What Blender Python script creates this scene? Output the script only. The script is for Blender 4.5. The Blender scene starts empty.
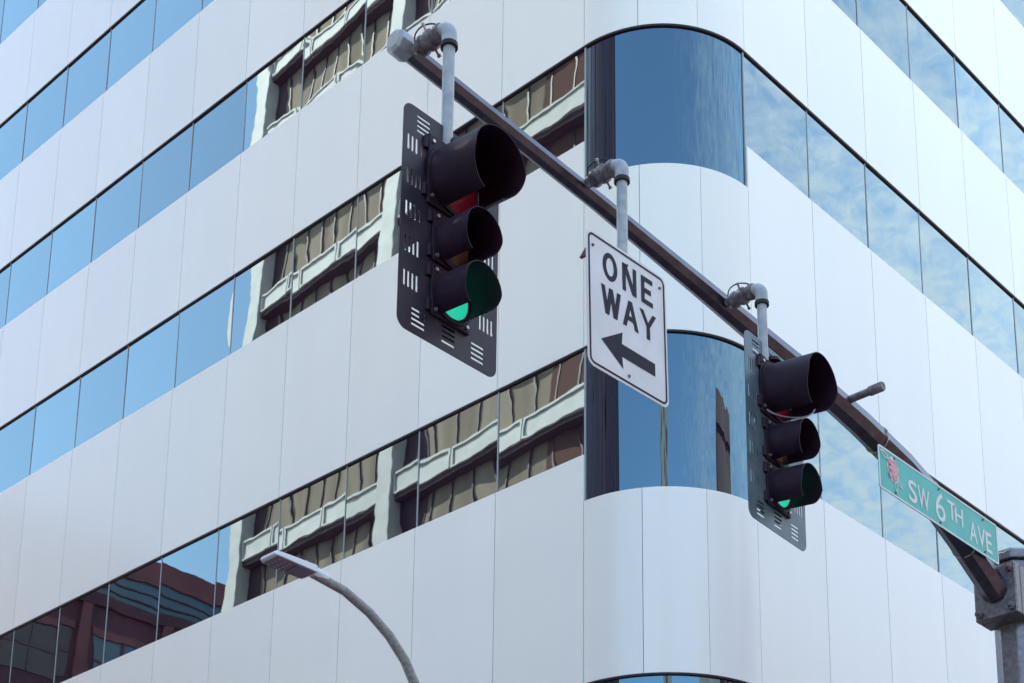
import bpy, bmesh, math, random
from mathutils import Vector, Matrix
random.seed(7)
PI = math.pi
rad = math.radians
sc = bpy.context.scene
C = sc.collection

# ------------------------------------------------------------------ camera, sky, sun, exposure
# world frame: z = 0 is the photographer's eye height, the street lies at z = -1.65;
# left facade faces -Y, right facade faces +X, the round corner is centred on the origin
GZ = -1.65
cam_d = bpy.data.cameras.new('camera'); cam = bpy.data.objects.new('camera', cam_d); C.objects.link(cam)
fw = Vector((-0.66692418, 0.69934669, 0.25715043))
rt = Vector((0.72590715, 0.68768026, 0.01243677))
up = Vector((0.16813966, -0.19496172, 0.96629135))
m = Matrix((rt, up, -fw)).transposed().to_4x4()
m.translation = Vector((12.0761445, -15.3853830, 0.0))
cam.matrix_world = m
cam_d.sensor_width = 36; cam_d.lens = 1663.24 / 1024 * 36
cam_d.shift_x = 2.79 / 1024; cam_d.shift_y = 516.107 / 1024
cam_d.clip_start = 0.1; cam_d.clip_end = 3000
sc.camera = cam

SUN_EL = rad(46)
SUN_DIR = Vector((-0.75, 0.66, 0)).normalized()          # horizontal direction TOWARDS the sun
w = bpy.data.worlds.new('World'); sc.world = w; w.use_nodes = True
nt = w.node_tree; N = nt.nodes; Lk = nt.links
for n in list(N): N.remove(n)
def node(t, **kw):
    n = N.new(t)
    for k, v in kw.items(): setattr(n, k, v)
    return n
out = node('ShaderNodeOutputWorld'); bg = node('ShaderNodeBackground')
bg.inputs['Strength'].default_value = 0.13
sky = node('ShaderNodeTexSky', sky_type='NISHITA', sun_disc=False)
sky.sun_elevation = SUN_EL
sky.sun_rotation = math.atan2(SUN_DIR.x, SUN_DIR.y)
sky.air_density = 1.0; sky.dust_density = 0.4; sky.ozone_density = 0.3
tc = node('ShaderNodeTexCoord'); sep = node('ShaderNodeSeparateXYZ')
Lk.new(tc.outputs['Generated'], sep.inputs[0])
zc = node('ShaderNodeMath', operation='MAXIMUM'); Lk.new(sep.outputs['Z'], zc.inputs[0]); zc.inputs[1].default_value = 0.06
dx = node('ShaderNodeMath', operation='DIVIDE'); Lk.new(sep.outputs['X'], dx.inputs[0]); Lk.new(zc.outputs[0], dx.inputs[1])
dy = node('ShaderNodeMath', operation='DIVIDE'); Lk.new(sep.outputs['Y'], dy.inputs[0]); Lk.new(zc.outputs[0], dy.inputs[1])
cmb = node('ShaderNodeCombineXYZ'); Lk.new(dx.outputs[0], cmb.inputs[0]); Lk.new(dy.outputs[0], cmb.inputs[1])
n1 = node('ShaderNodeTexNoise'); n1.inputs['Scale'].default_value = 30; n1.inputs['Detail'].default_value = 6
n1.inputs['Roughness'].default_value = 0.62; n1.inputs['Distortion'].default_value = 0.5
n2 = node('ShaderNodeTexNoise'); n2.inputs['Scale'].default_value = 1.6; n2.inputs['Detail'].default_value = 3
Lk.new(cmb.outputs[0], n1.inputs['Vector']); Lk.new(cmb.outputs[0], n2.inputs['Vector'])
# the cloud field lies in the +X+Y half of the sky; the -Y half is clear
dot = node('ShaderNodeVectorMath', operation='DOT_PRODUCT'); Lk.new(tc.outputs['Generated'], dot.inputs[0]); dot.inputs[1].default_value = (0.72, 0.69, 0)
mk = node('ShaderNodeMapRange'); mk.inputs['From Min'].default_value = -0.1; mk.inputs['From Max'].default_value = 0.75
mk.inputs['To Min'].default_value = -0.42; mk.inputs['To Max'].default_value = 0.13
Lk.new(dot.outputs['Value'], mk.inputs[0])
a1 = node('ShaderNodeMath', operation='ADD'); Lk.new(n1.outputs[0], a1.inputs[0]); Lk.new(mk.outputs[0], a1.inputs[1])
a2 = node('ShaderNodeMath', operation='MULTIPLY_ADD'); Lk.new(n2.outputs[0], a2.inputs[0]); a2.inputs[1].default_value = 0.45; Lk.new(a1.outputs[0], a2.inputs[2])
cr = node('ShaderNodeMapRange', interpolation_type='SMOOTHSTEP'); cr.inputs['From Min'].default_value = 0.5; cr.inputs['From Max'].default_value = 1.15
Lk.new(a2.outputs[0], cr.inputs[0])
mx = node('ShaderNodeMix', data_type='RGBA')
Lk.new(cr.outputs[0], mx.inputs['Factor']); tn = node('ShaderNodeMix', data_type='RGBA', blend_type='MULTIPLY'); tn.inputs['Factor'].default_value = 1
Lk.new(sky.outputs[0], tn.inputs['A']); tn.inputs['B'].default_value = (0.95, 1.05, 0.99, 1); Lk.new(tn.outputs['Result'], mx.inputs['A']); mx.inputs['B'].default_value = (3.0, 3.4, 3.75, 1)
Lk.new(mx.outputs['Result'], bg.inputs['Color']); Lk.new(bg.outputs[0], out.inputs[0])

sd = bpy.data.lights.new('sun', 'SUN'); sd.energy = 3.6; sd.angle = rad(0.5); sd.color = (1.0, 0.95, 0.87)
sun = bpy.data.objects.new('sun', sd); C.objects.link(sun)
toward = Vector((SUN_DIR.x*math.cos(SUN_EL), SUN_DIR.y*math.cos(SUN_EL), math.sin(SUN_EL)))
sun.rotation_euler = toward.to_track_quat('Z', 'Y').to_euler(); sun.location = (0, 0, 60)

sc.view_settings.view_transform = 'Standard'; sc.view_settings.look = 'None'
sc.view_settings.exposure = 2.28; sc.view_settings.gamma = 1.0
sc.view_settings.use_curve_mapping = False

# ------------------------------------------------------------------ materials
def mat(name, col, rough=0.5, metal=0.0, spec=0.5, emit=None, es=0, coat=0):
    m = bpy.data.materials.new(name); m.use_nodes = True
    b = m.node_tree.nodes['Principled BSDF']
    b.inputs['Base Color'].default_value = (*col, 1); b.inputs['Roughness'].default_value = rough
    b.inputs['Metallic'].default_value = metal; b.inputs['Specular IOR Level'].default_value = spec
    b.inputs['Coat Weight'].default_value = coat
    if emit: b.inputs['Emission Color'].default_value = (*emit, 1); b.inputs['Emission Strength'].default_value = es
    return m
def mottle(m, c1, c2, scale=8, detail=4, stretch=(1, 1, 1), bump=0.0, lo=0.35, hi=0.65, rough=None):
    """break a flat colour up with noise in object space"""
    t = m.node_tree; b = t.nodes['Principled BSDF']
    co = t.nodes.new('ShaderNodeTexCoord'); mp = t.nodes.new('ShaderNodeMapping'); mp.inputs['Scale'].default_value = stretch
    nz = t.nodes.new('ShaderNodeTexNoise'); nz.inputs['Scale'].default_value = scale; nz.inputs['Detail'].default_value = detail
    rp = t.nodes.new('ShaderNodeValToRGB'); rp.color_ramp.elements[0].position = lo; rp.color_ramp.elements[1].position = hi
    rp.color_ramp.elements[0].color = (*c1, 1); rp.color_ramp.elements[1].color = (*c2, 1)
    t.links.new(co.outputs['Object'], mp.inputs[0]); t.links.new(mp.outputs[0], nz.inputs['Vector'])
    t.links.new(nz.outputs[0], rp.inputs[0]); t.links.new(rp.outputs[0], b.inputs['Base Color'])
    if rough:
        mr = t.nodes.new('ShaderNodeMapRange'); mr.inputs['To Min'].default_value = rough[0]; mr.inputs['To Max'].default_value = rough[1]
        t.links.new(nz.outputs[0], mr.inputs[0]); t.links.new(mr.outputs[0], b.inputs['Roughness'])
    if bump:
        bp = t.nodes.new('ShaderNodeBump'); bp.inputs['Strength'].default_value = bump; bp.inputs['Distance'].default_value = 0.02
        t.links.new(nz.outputs[0], bp.inputs['Height']); t.links.new(bp.outputs[0], b.inputs['Normal'])
    return m

M = {}
# enamelled white cladding: faint vertical rain streaks, each panel a touch different
def cladding_mat():
    m = mat('white_cladding', (0.8, 0.8, 0.8), 0.36, coat=0.35); m.node_tree.nodes['Principled BSDF'].inputs['Coat Roughness'].default_value = 0.14
    t = m.node_tree; b = t.nodes['Principled BSDF']
    at = t.nodes.new('ShaderNodeAttribute'); at.attribute_name = 'tone'
    co = t.nodes.new('ShaderNodeTexCoord'); mp = t.nodes.new('ShaderNodeMapping'); mp.inputs['Scale'].default_value = (2.2, 2.2, 0.3)
    nz = t.nodes.new('ShaderNodeTexNoise'); nz.inputs['Scale'].default_value = 1.0; nz.inputs['Detail'].default_value = 5
    t.links.new(co.outputs['Object'], mp.inputs[0]); t.links.new(mp.outputs[0], nz.inputs['Vector'])
    rp = t.nodes.new('ShaderNodeValToRGB'); e = rp.color_ramp.elements
    e[0].position = 0.2; e[0].color = (0.833, 0.785, 0.748, 1); e[1].position = 0.8; e[1].color = (0.86, 0.815, 0.775, 1)
    t.links.new(nz.outputs[0], rp.inputs[0])
    mu = t.nodes.new('ShaderNodeMix'); mu.data_type = 'RGBA'; mu.blend_type = 'MULTIPLY'; mu.inputs['Factor'].default_value = 1
    t.links.new(rp.outputs[0], mu.inputs['A']); t.links.new(at.outputs['Color'], mu.inputs['B']); t.links.new(mu.outputs['Result'], b.inputs['Base Color'])
    n2 = t.nodes.new('ShaderNodeTexNoise'); n2.inputs['Scale'].default_value = 0.9; n2.inputs['Detail'].default_value = 1
    t.links.new(co.outputs['Object'], n2.inputs['Vector'])
    bp = t.nodes.new('ShaderNodeBump'); bp.inputs['Strength'].default_value = 0.25; bp.inputs['Distance'].default_value = 0.02
    t.links.new(n2.outputs[0], bp.inputs['Height']); t.links.new(bp.outputs[0], b.inputs['Normal'])
    return m
M['clad'] = cladding_mat()
def mirror_glass(name, tint, body, wave=(1, 1, 1), ws=2.0, bs=0.06, vary=0.12):
    """coated office glazing: tinted mirror over a dark body, slightly wavy"""
    m = bpy.data.materials.new(name); m.use_nodes = True; t = m.node_tree
    for n in list(t.nodes): t.nodes.remove(n)
    o = t.nodes.new('ShaderNodeOutputMaterial'); g = t.nodes.new('ShaderNodeBsdfGlossy'); d = t.nodes.new('ShaderNodeBsdfDiffuse')
    ad = t.nodes.new('ShaderNodeAddShader')
    g.inputs['Roughness'].default_value = 0.012; d.inputs['Color'].default_value = (*body, 1)
    oi = t.nodes.new('ShaderNodeObjectInfo'); mr = t.nodes.new('ShaderNodeMapRange')
    mr.inputs['To Min'].default_value = 1 - vary; mr.inputs['To Max'].default_value = 1 + vary
    t.links.new(oi.outputs['Random'], mr.inputs[0])
    vm = t.nodes.new('ShaderNodeVectorMath'); vm.operation = 'SCALE'; vm.inputs[0].default_value = tint
    # coated glass reflects more at a glancing angle
    lw = t.nodes.new('ShaderNodeLayerWeight'); lw.inputs['Blend'].default_value = 0.5
    pw = t.nodes.new('ShaderNodeMath'); pw.operation = 'POWER'; pw.inputs[1].default_value = 3.0; t.links.new(lw.outputs['Facing'], pw.inputs[0])
    ma = t.nodes.new('ShaderNodeMath'); ma.operation = 'MULTIPLY_ADD'; ma.inputs[1].default_value = 2.0; ma.inputs[2].default_value = 1.0; t.links.new(pw.outputs[0], ma.inputs[0])
    mm = t.nodes.new('ShaderNodeMath'); mm.operation = 'MULTIPLY'; t.links.new(mr.outputs[0], mm.inputs[0]); t.links.new(ma.outputs[0], mm.inputs[1])
    t.links.new(mm.outputs[0], vm.inputs['Scale']); t.links.new(vm.outputs[0], g.inputs['Color'])
    co = t.nodes.new('ShaderNodeTexCoord'); mp = t.nodes.new('ShaderNodeMapping'); mp.inputs['Scale'].default_value = wave
    nz = t.nodes.new('ShaderNodeTexNoise'); nz.inputs['Scale'].default_value = ws; nz.inputs['Detail'].default_value = 2
    nz.noise_dimensions = '4D'
    mw = t.nodes.new('ShaderNodeMath'); mw.operation = 'MULTIPLY'; mw.inputs[1].default_value = 40
    t.links.new(oi.outputs['Random'], mw.inputs[0]); t.links.new(mw.outputs[0], nz.inputs['W'])
    t.links.new(co.outputs['Object'], mp.inputs[0]); t.links.new(mp.outputs[0], nz.inputs['Vector'])
    bp = t.nodes.new('ShaderNodeBump'); bp.inputs['Strength'].default_value = 1.0; bp.inputs['Distance'].default_value = bs
    t.links.new(nz.outputs[0], bp.inputs['Height']); t.links.new(bp.outputs[0], g.inputs['Normal'])
    t.links.new(g.outputs[0], ad.inputs[0]); t.links.new(d.outputs[0], ad.inputs[1]); t.links.new(ad.outputs[0], o.inputs[0])
    return m
M['glass'] = mirror_glass('tinted_mirror_glass', (0.192, 0.226, 0.226), (0.010, 0.004, 0.010), (1, 1, 1), 1.3, 0.0009, 0.10)
M['curved_glass'] = mirror_glass('curved_mirror_glass', (0.095, 0.155, 0.190), (0.012, 0.004, 0.010), (7, 7, 0.10), 1.0, 0.0036, 0.02)
M['joint'] = mat('dark_joint', (0.10, 0.09, 0.10), 0.7)
M['head'] = mat('shade_and_trim_black', (0.012, 0.010, 0.016), 0.6)  # black for the painted shade line at window heads, also collars and cables
M['mullion'] = mat('grey_aluminium', (0.30, 0.31, 0.32), 0.45, 0.2)
M['steel'] = mottle(mat('painted_steel', (0.2, 0.2, 0.2), 0.4, 0.7), (0.16, 0.14, 0.155), (0.24, 0.22, 0.235), 30, 6, bump=0.05, rough=(0.28, 0.42))
M['arm_steel'] = mottle(mat('dark_arm_steel', (0.25, 0.2, 0.22), 0.35, 0.85), (0.082, 0.073, 0.092), (0.118, 0.104, 0.126), 14, 5, bump=0.04, rough=(0.24, 0.36))
M['pipe'] = mottle(mat('pipe_metal', (0.4, 0.42, 0.43), 0.5, 0.2), (0.33, 0.36, 0.38), (0.46, 0.48, 0.49), 18, 5, rough=(0.4, 0.6))
M['clamp'] = mottle(mat('clamp_metal', (0.3, 0.3, 0.3), 0.5, 0.3), (0.10, 0.07, 0.08), (0.24, 0.22, 0.23), 25, 5)
M['black'] = mottle(mat('black_polycarbonate', (0.02, 0.01, 0.02), 0.5, spec=0.3), (0.017, 0.0055, 0.016), (0.026, 0.010, 0.024), 14, 5, rough=(0.5, 0.65))
M['plate'] = mottle(mat('black_backplate', (0.03, 0.02, 0.04), 0.5), (0.016, 0.009, 0.023), (0.025, 0.016, 0.035), 9, 5, rough=(0.4, 0.55))
M['plate_sheen'] = mottle(mat('sky_sheen_backplate', (0.2, 0.25, 0.28), 0.45, 0.2), (0.085, 0.125, 0.155), (0.135, 0.185, 0.215), 9, 5, rough=(0.3, 0.5))  # sky sheen on this plate is put into its base colour
M['bolt'] = mat('zinc_bolt', (0.55, 0.55, 0.56), 0.35, 0.8)
M['sign_white'] = mottle(mat('sign_white', (0.75, 0.75, 0.78), 0.4), (0.74, 0.75, 0.75), (0.82, 0.82, 0.82), 6, 4)
M['sign_ink'] = mat('sign_ink', (0.010, 0.006, 0.024), 0.5, spec=0.2)
M['sign_green'] = mottle(mat('sign_green', (0.05, 0.4, 0.33), 0.35), (0.050, 0.46, 0.40), (0.066, 0.53, 0.46), 5, 4)
M['sign_letter'] = mat('sign_letter_white', (0.78, 0.80, 0.78), 0.4)
M['pink'] = mat('rose_pink', (0.72, 0.30, 0.34), 0.45)
M['pink2'] = mat('rose_light_pink', (0.80, 0.52, 0.54), 0.45)
M['back_alu'] = mat('sign_back', (0.16, 0.06, 0.07), 0.5)
M['strap'] = mat('strap_steel', (0.5, 0.42, 0.3), 0.35, 0.6)
M['lamp_white'] = mat('lamp_housing', (0.72, 0.74, 0.76), 0.4)
M['lamp_under'] = mat('lamp_underside', (0.16, 0.09, 0.14), 0.5)
M['led'] = mat('led_array', (0.30, 0.26, 0.32), 0.3)
M['rusty'] = mottle(mat('weathered_tube', (0.3, 0.28, 0.28), 0.6, 0.2), (0.22, 0.20, 0.20), (0.34, 0.335, 0.33), 30, 6)
def lens_mat(name, col, emit, es):
    m = mat(name, col, 0.25, 0, 0.5, emit, es)
    t = m.node_tree; b = t.nodes['Principled BSDF']
    co = t.nodes.new('ShaderNodeTexCoord'); v = t.nodes.new('ShaderNodeTexVoronoi'); v.inputs['Scale'].default_value = 110
    bp = t.nodes.new('ShaderNodeBump'); bp.inputs['Strength'].default_value = 0.5; bp.inputs['Distance'].default_value = 0.004
    t.links.new(co.outputs['Object'], v.inputs['Vector']); t.links.new(v.outputs['Distance'], bp.inputs['Height']); t.links.new(bp.outputs[0], b.inputs['Normal'])
    return m
M['red'] = lens_mat('red_lens', (0.30, 0.010, 0.028), None, 0)
M['amber'] = lens_mat('amber_lens', (0.15, 0.055, 0.03), None, 0)
M['green'] = lens_mat('green_lens', (0.02, 0.35, 0.22), (0.02, 0.62, 0.40), 0.17)
# ground and neighbours
M['asphalt'] = mottle(mat('asphalt', (0.05, 0.05, 0.05), 0.85), (0.038, 0.036, 0.037), (0.062, 0.058, 0.058), 3, 8, bump=0.3)
M['paving'] = mottle(mat('brick_paving', (0.2, 0.1, 0.09), 0.8), (0.13, 0.085, 0.085), (0.21, 0.145, 0.14), 6, 6, bump=0.2)
M['kerb'] = mottle(mat('kerb_stone', (0.3, 0.29, 0.28), 0.8), (0.24, 0.23, 0.22), (0.34, 0.33, 0.32), 8, 5)
M['paint'] = mottle(mat('road_paint', (0.7, 0.7, 0.68), 0.7), (0.5, 0.5, 0.49), (0.76, 0.76, 0.74), 12, 6)
M['concrete_white'] = mottle(mat('white_concrete', (0.78, 0.78, 0.76), 0.7), (0.44, 0.435, 0.43), (0.51, 0.505, 0.50), 1.5, 5)
M['curtain'] = mottle(mat('drawn_curtains', (0.42, 0.38, 0.33), 0.95, spec=0.1), (0.19, 0.155, 0.125), (0.28, 0.235, 0.19), 0.35, 2, (3, 1, 0.2))
M['bronze'] = mat('bronze_mullion', (0.03, 0.015, 0.02), 0.5)
M['dark_recess'] = mat('soffit_shade', (0.045, 0.022, 0.03), 0.7)  # recess shade under the spandrels put into the colour
M['brown_glass'] = mat('brown_glass', (0.10, 0.055, 0.045), 0.9, spec=0.1)
M['brick_dark'] = mottle(mat('dark_red_brick', (0.09, 0.03, 0.03), 0.8), (0.036, 0.010, 0.019), (0.060, 0.018, 0.031), 0.6, 6)
M['brick_maroon'] = mottle(mat('maroon_brick', (0.16, 0.05, 0.05), 0.8), (0.095, 0.030, 0.040), (0.14, 0.046, 0.054), 0.5, 6)
M['teal_glass'] = mat('teal_glazing', (0.045, 0.09, 0.135), 0.15)
M['pale_stone'] = mottle(mat('pale_stone', (0.5, 0.46, 0.4), 0.7), (0.25, 0.23, 0.20), (0.33, 0.30, 0.27), 0.4, 4)
M['brown_stone'] = mottle(mat('brown_stone', (0.10, 0.05, 0.04), 0.75), (0.08, 0.036, 0.032), (0.13, 0.07, 0.055), 0.4, 4)
M['dim_window'] = mat('dim_window', (0.02, 0.02, 0.03), 0.15)
M['roofing'] = mottle(mat('roof_felt', (0.2, 0.2, 0.2), 0.9), (0.16, 0.16, 0.16), (0.24, 0.24, 0.24), 1, 4)

# ------------------------------------------------------------------ helpers
def link(o, parent=None):
    C.objects.link(o)
    if parent: o.parent = parent
    return o
def obj(name, bm, material, parent=None, loc=(0, 0, 0), smooth=False, bevel=0):
    me = bpy.data.meshes.new(name)
    bmesh.ops.recalc_face_normals(bm, faces=bm.faces[:])
    bm.to_mesh(me); bm.free()
    for x in (material if isinstance(material, (list, tuple)) else [material]): me.materials.append(x)
    if smooth: me.polygons.foreach_set('use_smooth', [True]*len(me.polygons))
    o = bpy.data.objects.new(name, me); o.location = loc
    if bevel:
        md = o.modifiers.new('bevel', 'BEVEL'); md.width = bevel; md.segments = 2; md.limit_method = 'ANGLE'; md.angle_limit = rad(40)
    return link(o, parent)
def thing(name, label, cat, loc=(0, 0, 0), rz=0, group=None):
    o = bpy.data.objects.new(name, None); o.empty_display_size = 0.3; link(o)
    o.location = loc; o.rotation_euler = (0, 0, rz); o['label'] = label; o['category'] = cat
    if group: o['group'] = group
    return o
def box(bm, x0, x1, y0, y1, z0, z1, mi=0):
    v = [bm.verts.new(p) for p in ((x0,y0,z0),(x1,y0,z0),(x1,y1,z0),(x0,y1,z0),(x0,y0,z1),(x1,y0,z1),(x1,y1,z1),(x0,y1,z1))]
    for f in ((3,2,1,0),(4,5,6,7),(0,1,5,4),(1,2,6,5),(2,3,7,6),(3,0,4,7)):
        fc = bm.faces.new([v[i] for i in f]); fc.material_index = mi
def tube(bm, pts, rads, seg=16, phase=0.0, caps=True, upv=Vector((0, 0, 1))):
    pts = [Vector(p) for p in pts]
    if not isinstance(rads, (list, tuple)): rads = [rads]*len(pts)
    rings = []
    for i, p in enumerate(pts):
        t = (pts[min(i+1, len(pts)-1)] - pts[max(i-1, 0)]).normalized()
        u = upv if abs(t.dot(upv)) < 0.97 else Vector((1, 0, 0))
        s = t.cross(u).normalized(); q = s.cross(t).normalized()
        rings.append([bm.verts.new(p + (s*math.cos(phase + 2*PI*k/seg) + q*math.sin(phase + 2*PI*k/seg))*rads[i]) for k in range(seg)])
    for a, b in zip(rings, rings[1:]):
        for k in range(seg):
            bm.faces.new((a[k], a[(k+1) % seg], b[(k+1) % seg], b[k]))
    if caps: bm.faces.new(rings[0][::-1]); bm.faces.new(rings[-1])
def rounded(pts, n=2):
    pts = [Vector(p) for p in pts]
    for _ in range(n):
        q = [pts[0]]
        for a, b in zip(pts, pts[1:]): q += [a*0.75 + b*0.25, a*0.25 + b*0.75]
        pts = q + [pts[-1]]
    return pts
def smooth_sides(o, ang=35):
    me = o.data; me.polygons.foreach_set('use_smooth', [True]*len(me.polygons))
    bm = bmesh.new(); bm.from_mesh(me)
    for e in bm.edges:
        if len(e.link_faces) == 2 and e.calc_face_angle(0) > rad(ang): e.smooth = False
    bm.to_mesh(me); bm.free(); return o
def curve_shape(name, loops, thick, material, parent=None):
    """flat outline (with holes) in local (y,z), extruded along +x : loops of (y,z)"""
    cu = bpy.data.curves.new(name, 'CURVE'); cu.dimensions = '2D'; cu.fill_mode = 'BOTH'; cu.extrude = thick/2
    for lp in loops:
        s = cu.splines.new('POLY'); s.points.add(len(lp)-1); s.use_cyclic_u = True
        for p, (a, b) in zip(s.points, lp): p.co = (a, b, 0, 1)
    return curve_to_mesh(name, cu, material, parent)
def curve_to_mesh(name, cu, material, parent):
    tmp = bpy.data.objects.new('outline', cu); C.objects.link(tmp)
    dg = bpy.context.evaluated_depsgraph_get(); dg.update()
    me = bpy.data.meshes.new_from_object(tmp.evaluated_get(dg))
    bpy.data.objects.remove(tmp); bpy.data.curves.remove(cu)
    me.transform(Matrix(((0, 0, 1, 0), (1, 0, 0, 0), (0, 1, 0, 0), (0, 0, 0, 1))))   # (a,b,c) -> x=c, y=a, z=b
    me.materials.clear(); me.materials.append(material); me.name = name
    return link(bpy.data.objects.new(name, me), parent)
def rrect(y0, y1, z0, z1, r, n=6):
    o = []
    for cy, cz, a in ((y1-r, z1-r, 0), (y0+r, z1-r, 90), (y0+r, z0+r, 180), (y1-r, z0+r, 270)):
        for k in range(n+1):
            t = rad(a + 90*k/n); o.append((cy + r*math.cos(t), cz + r*math.sin(t)))
    return o
def text_mesh(name, body, x, y0, z0, height, width, material, parent, embolden=0.0, thick=0.002, shear=0.0):
    """lettering whose ink box is fitted to y0..y0+width, z0..z0+height on the plane at local x"""
    cu = bpy.data.curves.new(name, 'FONT'); cu.body = body; cu.size = 1; cu.extrude = 0.01; cu.offset = embolden; cu.resolution_u = 8
    o = curve_to_mesh(name, cu, material, parent)
    vs = [v.co.copy() for v in o.data.vertices]
    ya, yb = min(v.y for v in vs), max(v.y for v in vs); za, zb = min(v.z for v in vs), max(v.z for v in vs)
    for v in o.data.vertices:
        v.co.x = x + (v.co.x/0.01)*thick/2
        v.co.y = y0 + (v.co.y - ya)/(yb - ya)*width
        v.co.z = z0 + (v.co.z - za)/(zb - za)*height
    return o
def dup(o, parent=None):
    c = o.copy(); link(c)
    c.parent = parent
    for ch in list(o.children): dup(ch, c)
    return c

# ------------------------------------------------------------------ ground
def structure(name, bm, material):
    o = obj(name, bm, material); o['kind'] = 'structure'; return o
bm = bmesh.new(); box(bm, -900, 900, -900, 900, GZ-0.5, GZ-0.004); structure('ground', bm, M['asphalt'])
def slab_with_kerb(x0, x1, y0, y1, name='sidewalk'):
    bm = bmesh.new(); box(bm, x0+0.15, x1-0.15, y0+0.15, y1-0.15, GZ-0.2, GZ+0.147, 0)
    for a in ((x0, x1, y0, y0+0.147), (x0, x1, y1-0.147, y1), (x0, x0+0.147, y0+0.15, y1-0.15), (x1-0.147, x1, y0+0.15, y1-0.15)):
        box(bm, *a, GZ-0.2, GZ+0.15, 1)
    structure(name, bm, [M['paving'], M['kerb']])
slab_with_kerb(-60, 8.2, -6.9, 55)          # office block
slab_with_kerb(-60, 1.5, -75, -15.6)        # block across the left street
slab_with_kerb(17.5, 80, -6.9, 55)          # block across the right street
slab_with_kerb(9.8, 80, -75, -13.6)         # the photographer's corner
bm = bmesh.new()
for k in range(9): box(bm, 2.5+k*0.75, 2.9+k*0.75, -14.8, -7.3+0.0, GZ-0.002, GZ+0.004)
for k in range(9): box(bm, 9.0, 16.6, -6.4+k*0.75, -6.0+k*0.75, GZ-0.002, GZ+0.004)
structure('road_marking', bm, M['paint'])

# ------------------------------------------------------------------ the white office building
R = 1.49326; WL = 1.5; WR = 1.50172; NL = 16; NR = 10
T = [27.16, 23.423, 19.688, 15.958, 11.493, 7.022, 2.60]       # window heads, top band first
B = [25.62, 21.945, 18.241, 14.486, 10.009, 5.54, -0.9]        # window sills
CD = 0.63                                                       # corner windows reach lower
TOP = 29.3
office = thing('office_building', 'white panelled office block with bands of blue mirror windows and a rounded corner', 'building', (0, 0, GZ))
oz = -GZ
def paint(f0):
    t = random.uniform(0.968, 1.0); c = (t*random.uniform(0.992, 1), t, t*random.uniform(0.995, 1.005), 1)
    bm.faces.ensure_lookup_table()
    for f in bm.faces[f0:]:
        for l in f.loops: l[tone] = c
GAP = 0.006
spans = [(T[0], TOP, TOP)] + [(T[k+1], B[k], B[k]-CD) for k in range(6)] + [(GZ, B[6], B[6])]
def panel(P, z0, z1, nseg, inset):
    """P(u, depth) -> xy ; u in 0..1"""
    f0 = len(bm.faces)
    us = [inset + (1-2*inset)*i/nseg for i in range(nseg+1)]
    cols = []
    for u in us:
        cols.append([bm.verts.new((*P(u, d), z + oz)) for d, z in ((0, z0), (0, z1), (0.055, z1), (0.055, z0))])
    for a, b in zip(cols, cols[1:]):
        for k in range(4): bm.faces.new((a[k], b[k], b[(k+1) % 4], a[(k+1) % 4]))
    bm.faces.new(cols[0]); bm.faces.new(cols[-1][::-1])
    paint(f0)
for z0, z1, zc1 in spans:
    bm = bmesh.new(); tone = bm.loops.layers.color.new('tone')
    for j in range(NL): panel(lambda u, d: (-WL*(j+1) + WL*u, -R + d), z0, z1, 1, GAP/WL)
    for j in range(NR): panel(lambda u, d: (R - d, WR*(j+u)), z0, z1, 1, GAP/WR)
    for s in range(3):
        def P(u, d, s=s):
            a = (s+u)*PI/6; r = R - d; return (r*math.sin(a), -r*math.cos(a))
        panel(P, z0, zc1, 20, 0.003 if s else 0.006)
    smooth_sides(obj('spandrel', bm, M['clad'], office), 30)
# dark structure behind the open joints
bm = bmesh.new(); D = 0.075
n = 24; ring = [(-NL*WL, -R+D)] + [((R-D)*math.sin(PI/2*k/n), -(R-D)*math.cos(PI/2*k/n)) for k in range(n+1)] + [(R-D, NR*WR), (-NL*WL, NR*WR)]
lo = [bm.verts.new((x, y, 0.0)) for x, y in ring]; hi = [bm.verts.new((x, y, TOP - 0.1 + oz)) for x, y in ring]
for k in range(len(ring)): bm.faces.new((lo[k], lo[(k+1) % len(ring)], hi[(k+1) % len(ring)], hi[k]))
bm.faces.new(hi); bm.faces.new(lo[::-1])
obj('inner_wall', bm, M['joint'], office)
# panes
GD = 0.036                              # glass plane behind the panel face
def pane_mesh(wd, ht, seed, amp=0.0017):
    rnd = random.Random(seed); n = 14
    a = amp*rnd.uniform(0.5, 1.25); cx = rnd.uniform(-0.25, 0.25); cz = rnd.uniform(-0.25, 0.25)
    tx = rnd.uniform(-1, 1)*0.0022; tz = rnd.uniform(-1, 1)*0.0022
    bm = bmesh.new(); g = []
    for i in range(n+1):
        row = []
        for k in range(n+1):
            u = 2*i/n - 1; v = 2*k/n - 1
            bul = a*(1-abs(u)**2.2)*(1-abs(v)**2.2)*(1 + 0.5*cx*u + 0.5*cz*v) + tx*u + tz*v
            row.append(bm.verts.new((u*wd/2, -bul, v*ht/2)))
        g.append(row)
    for i in range(n):
        for k in range(n): bm.faces.new((g[i][k], g[i+1][k], g[i+1][k+1], g[i][k+1]))
    me = bpy.data.meshes.new('window'); bm.to_mesh(me); bm.free(); me.materials.append(M['glass'])
    me.polygons.foreach_set('use_smooth', [True]*len(me.polygons)); return me
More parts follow.
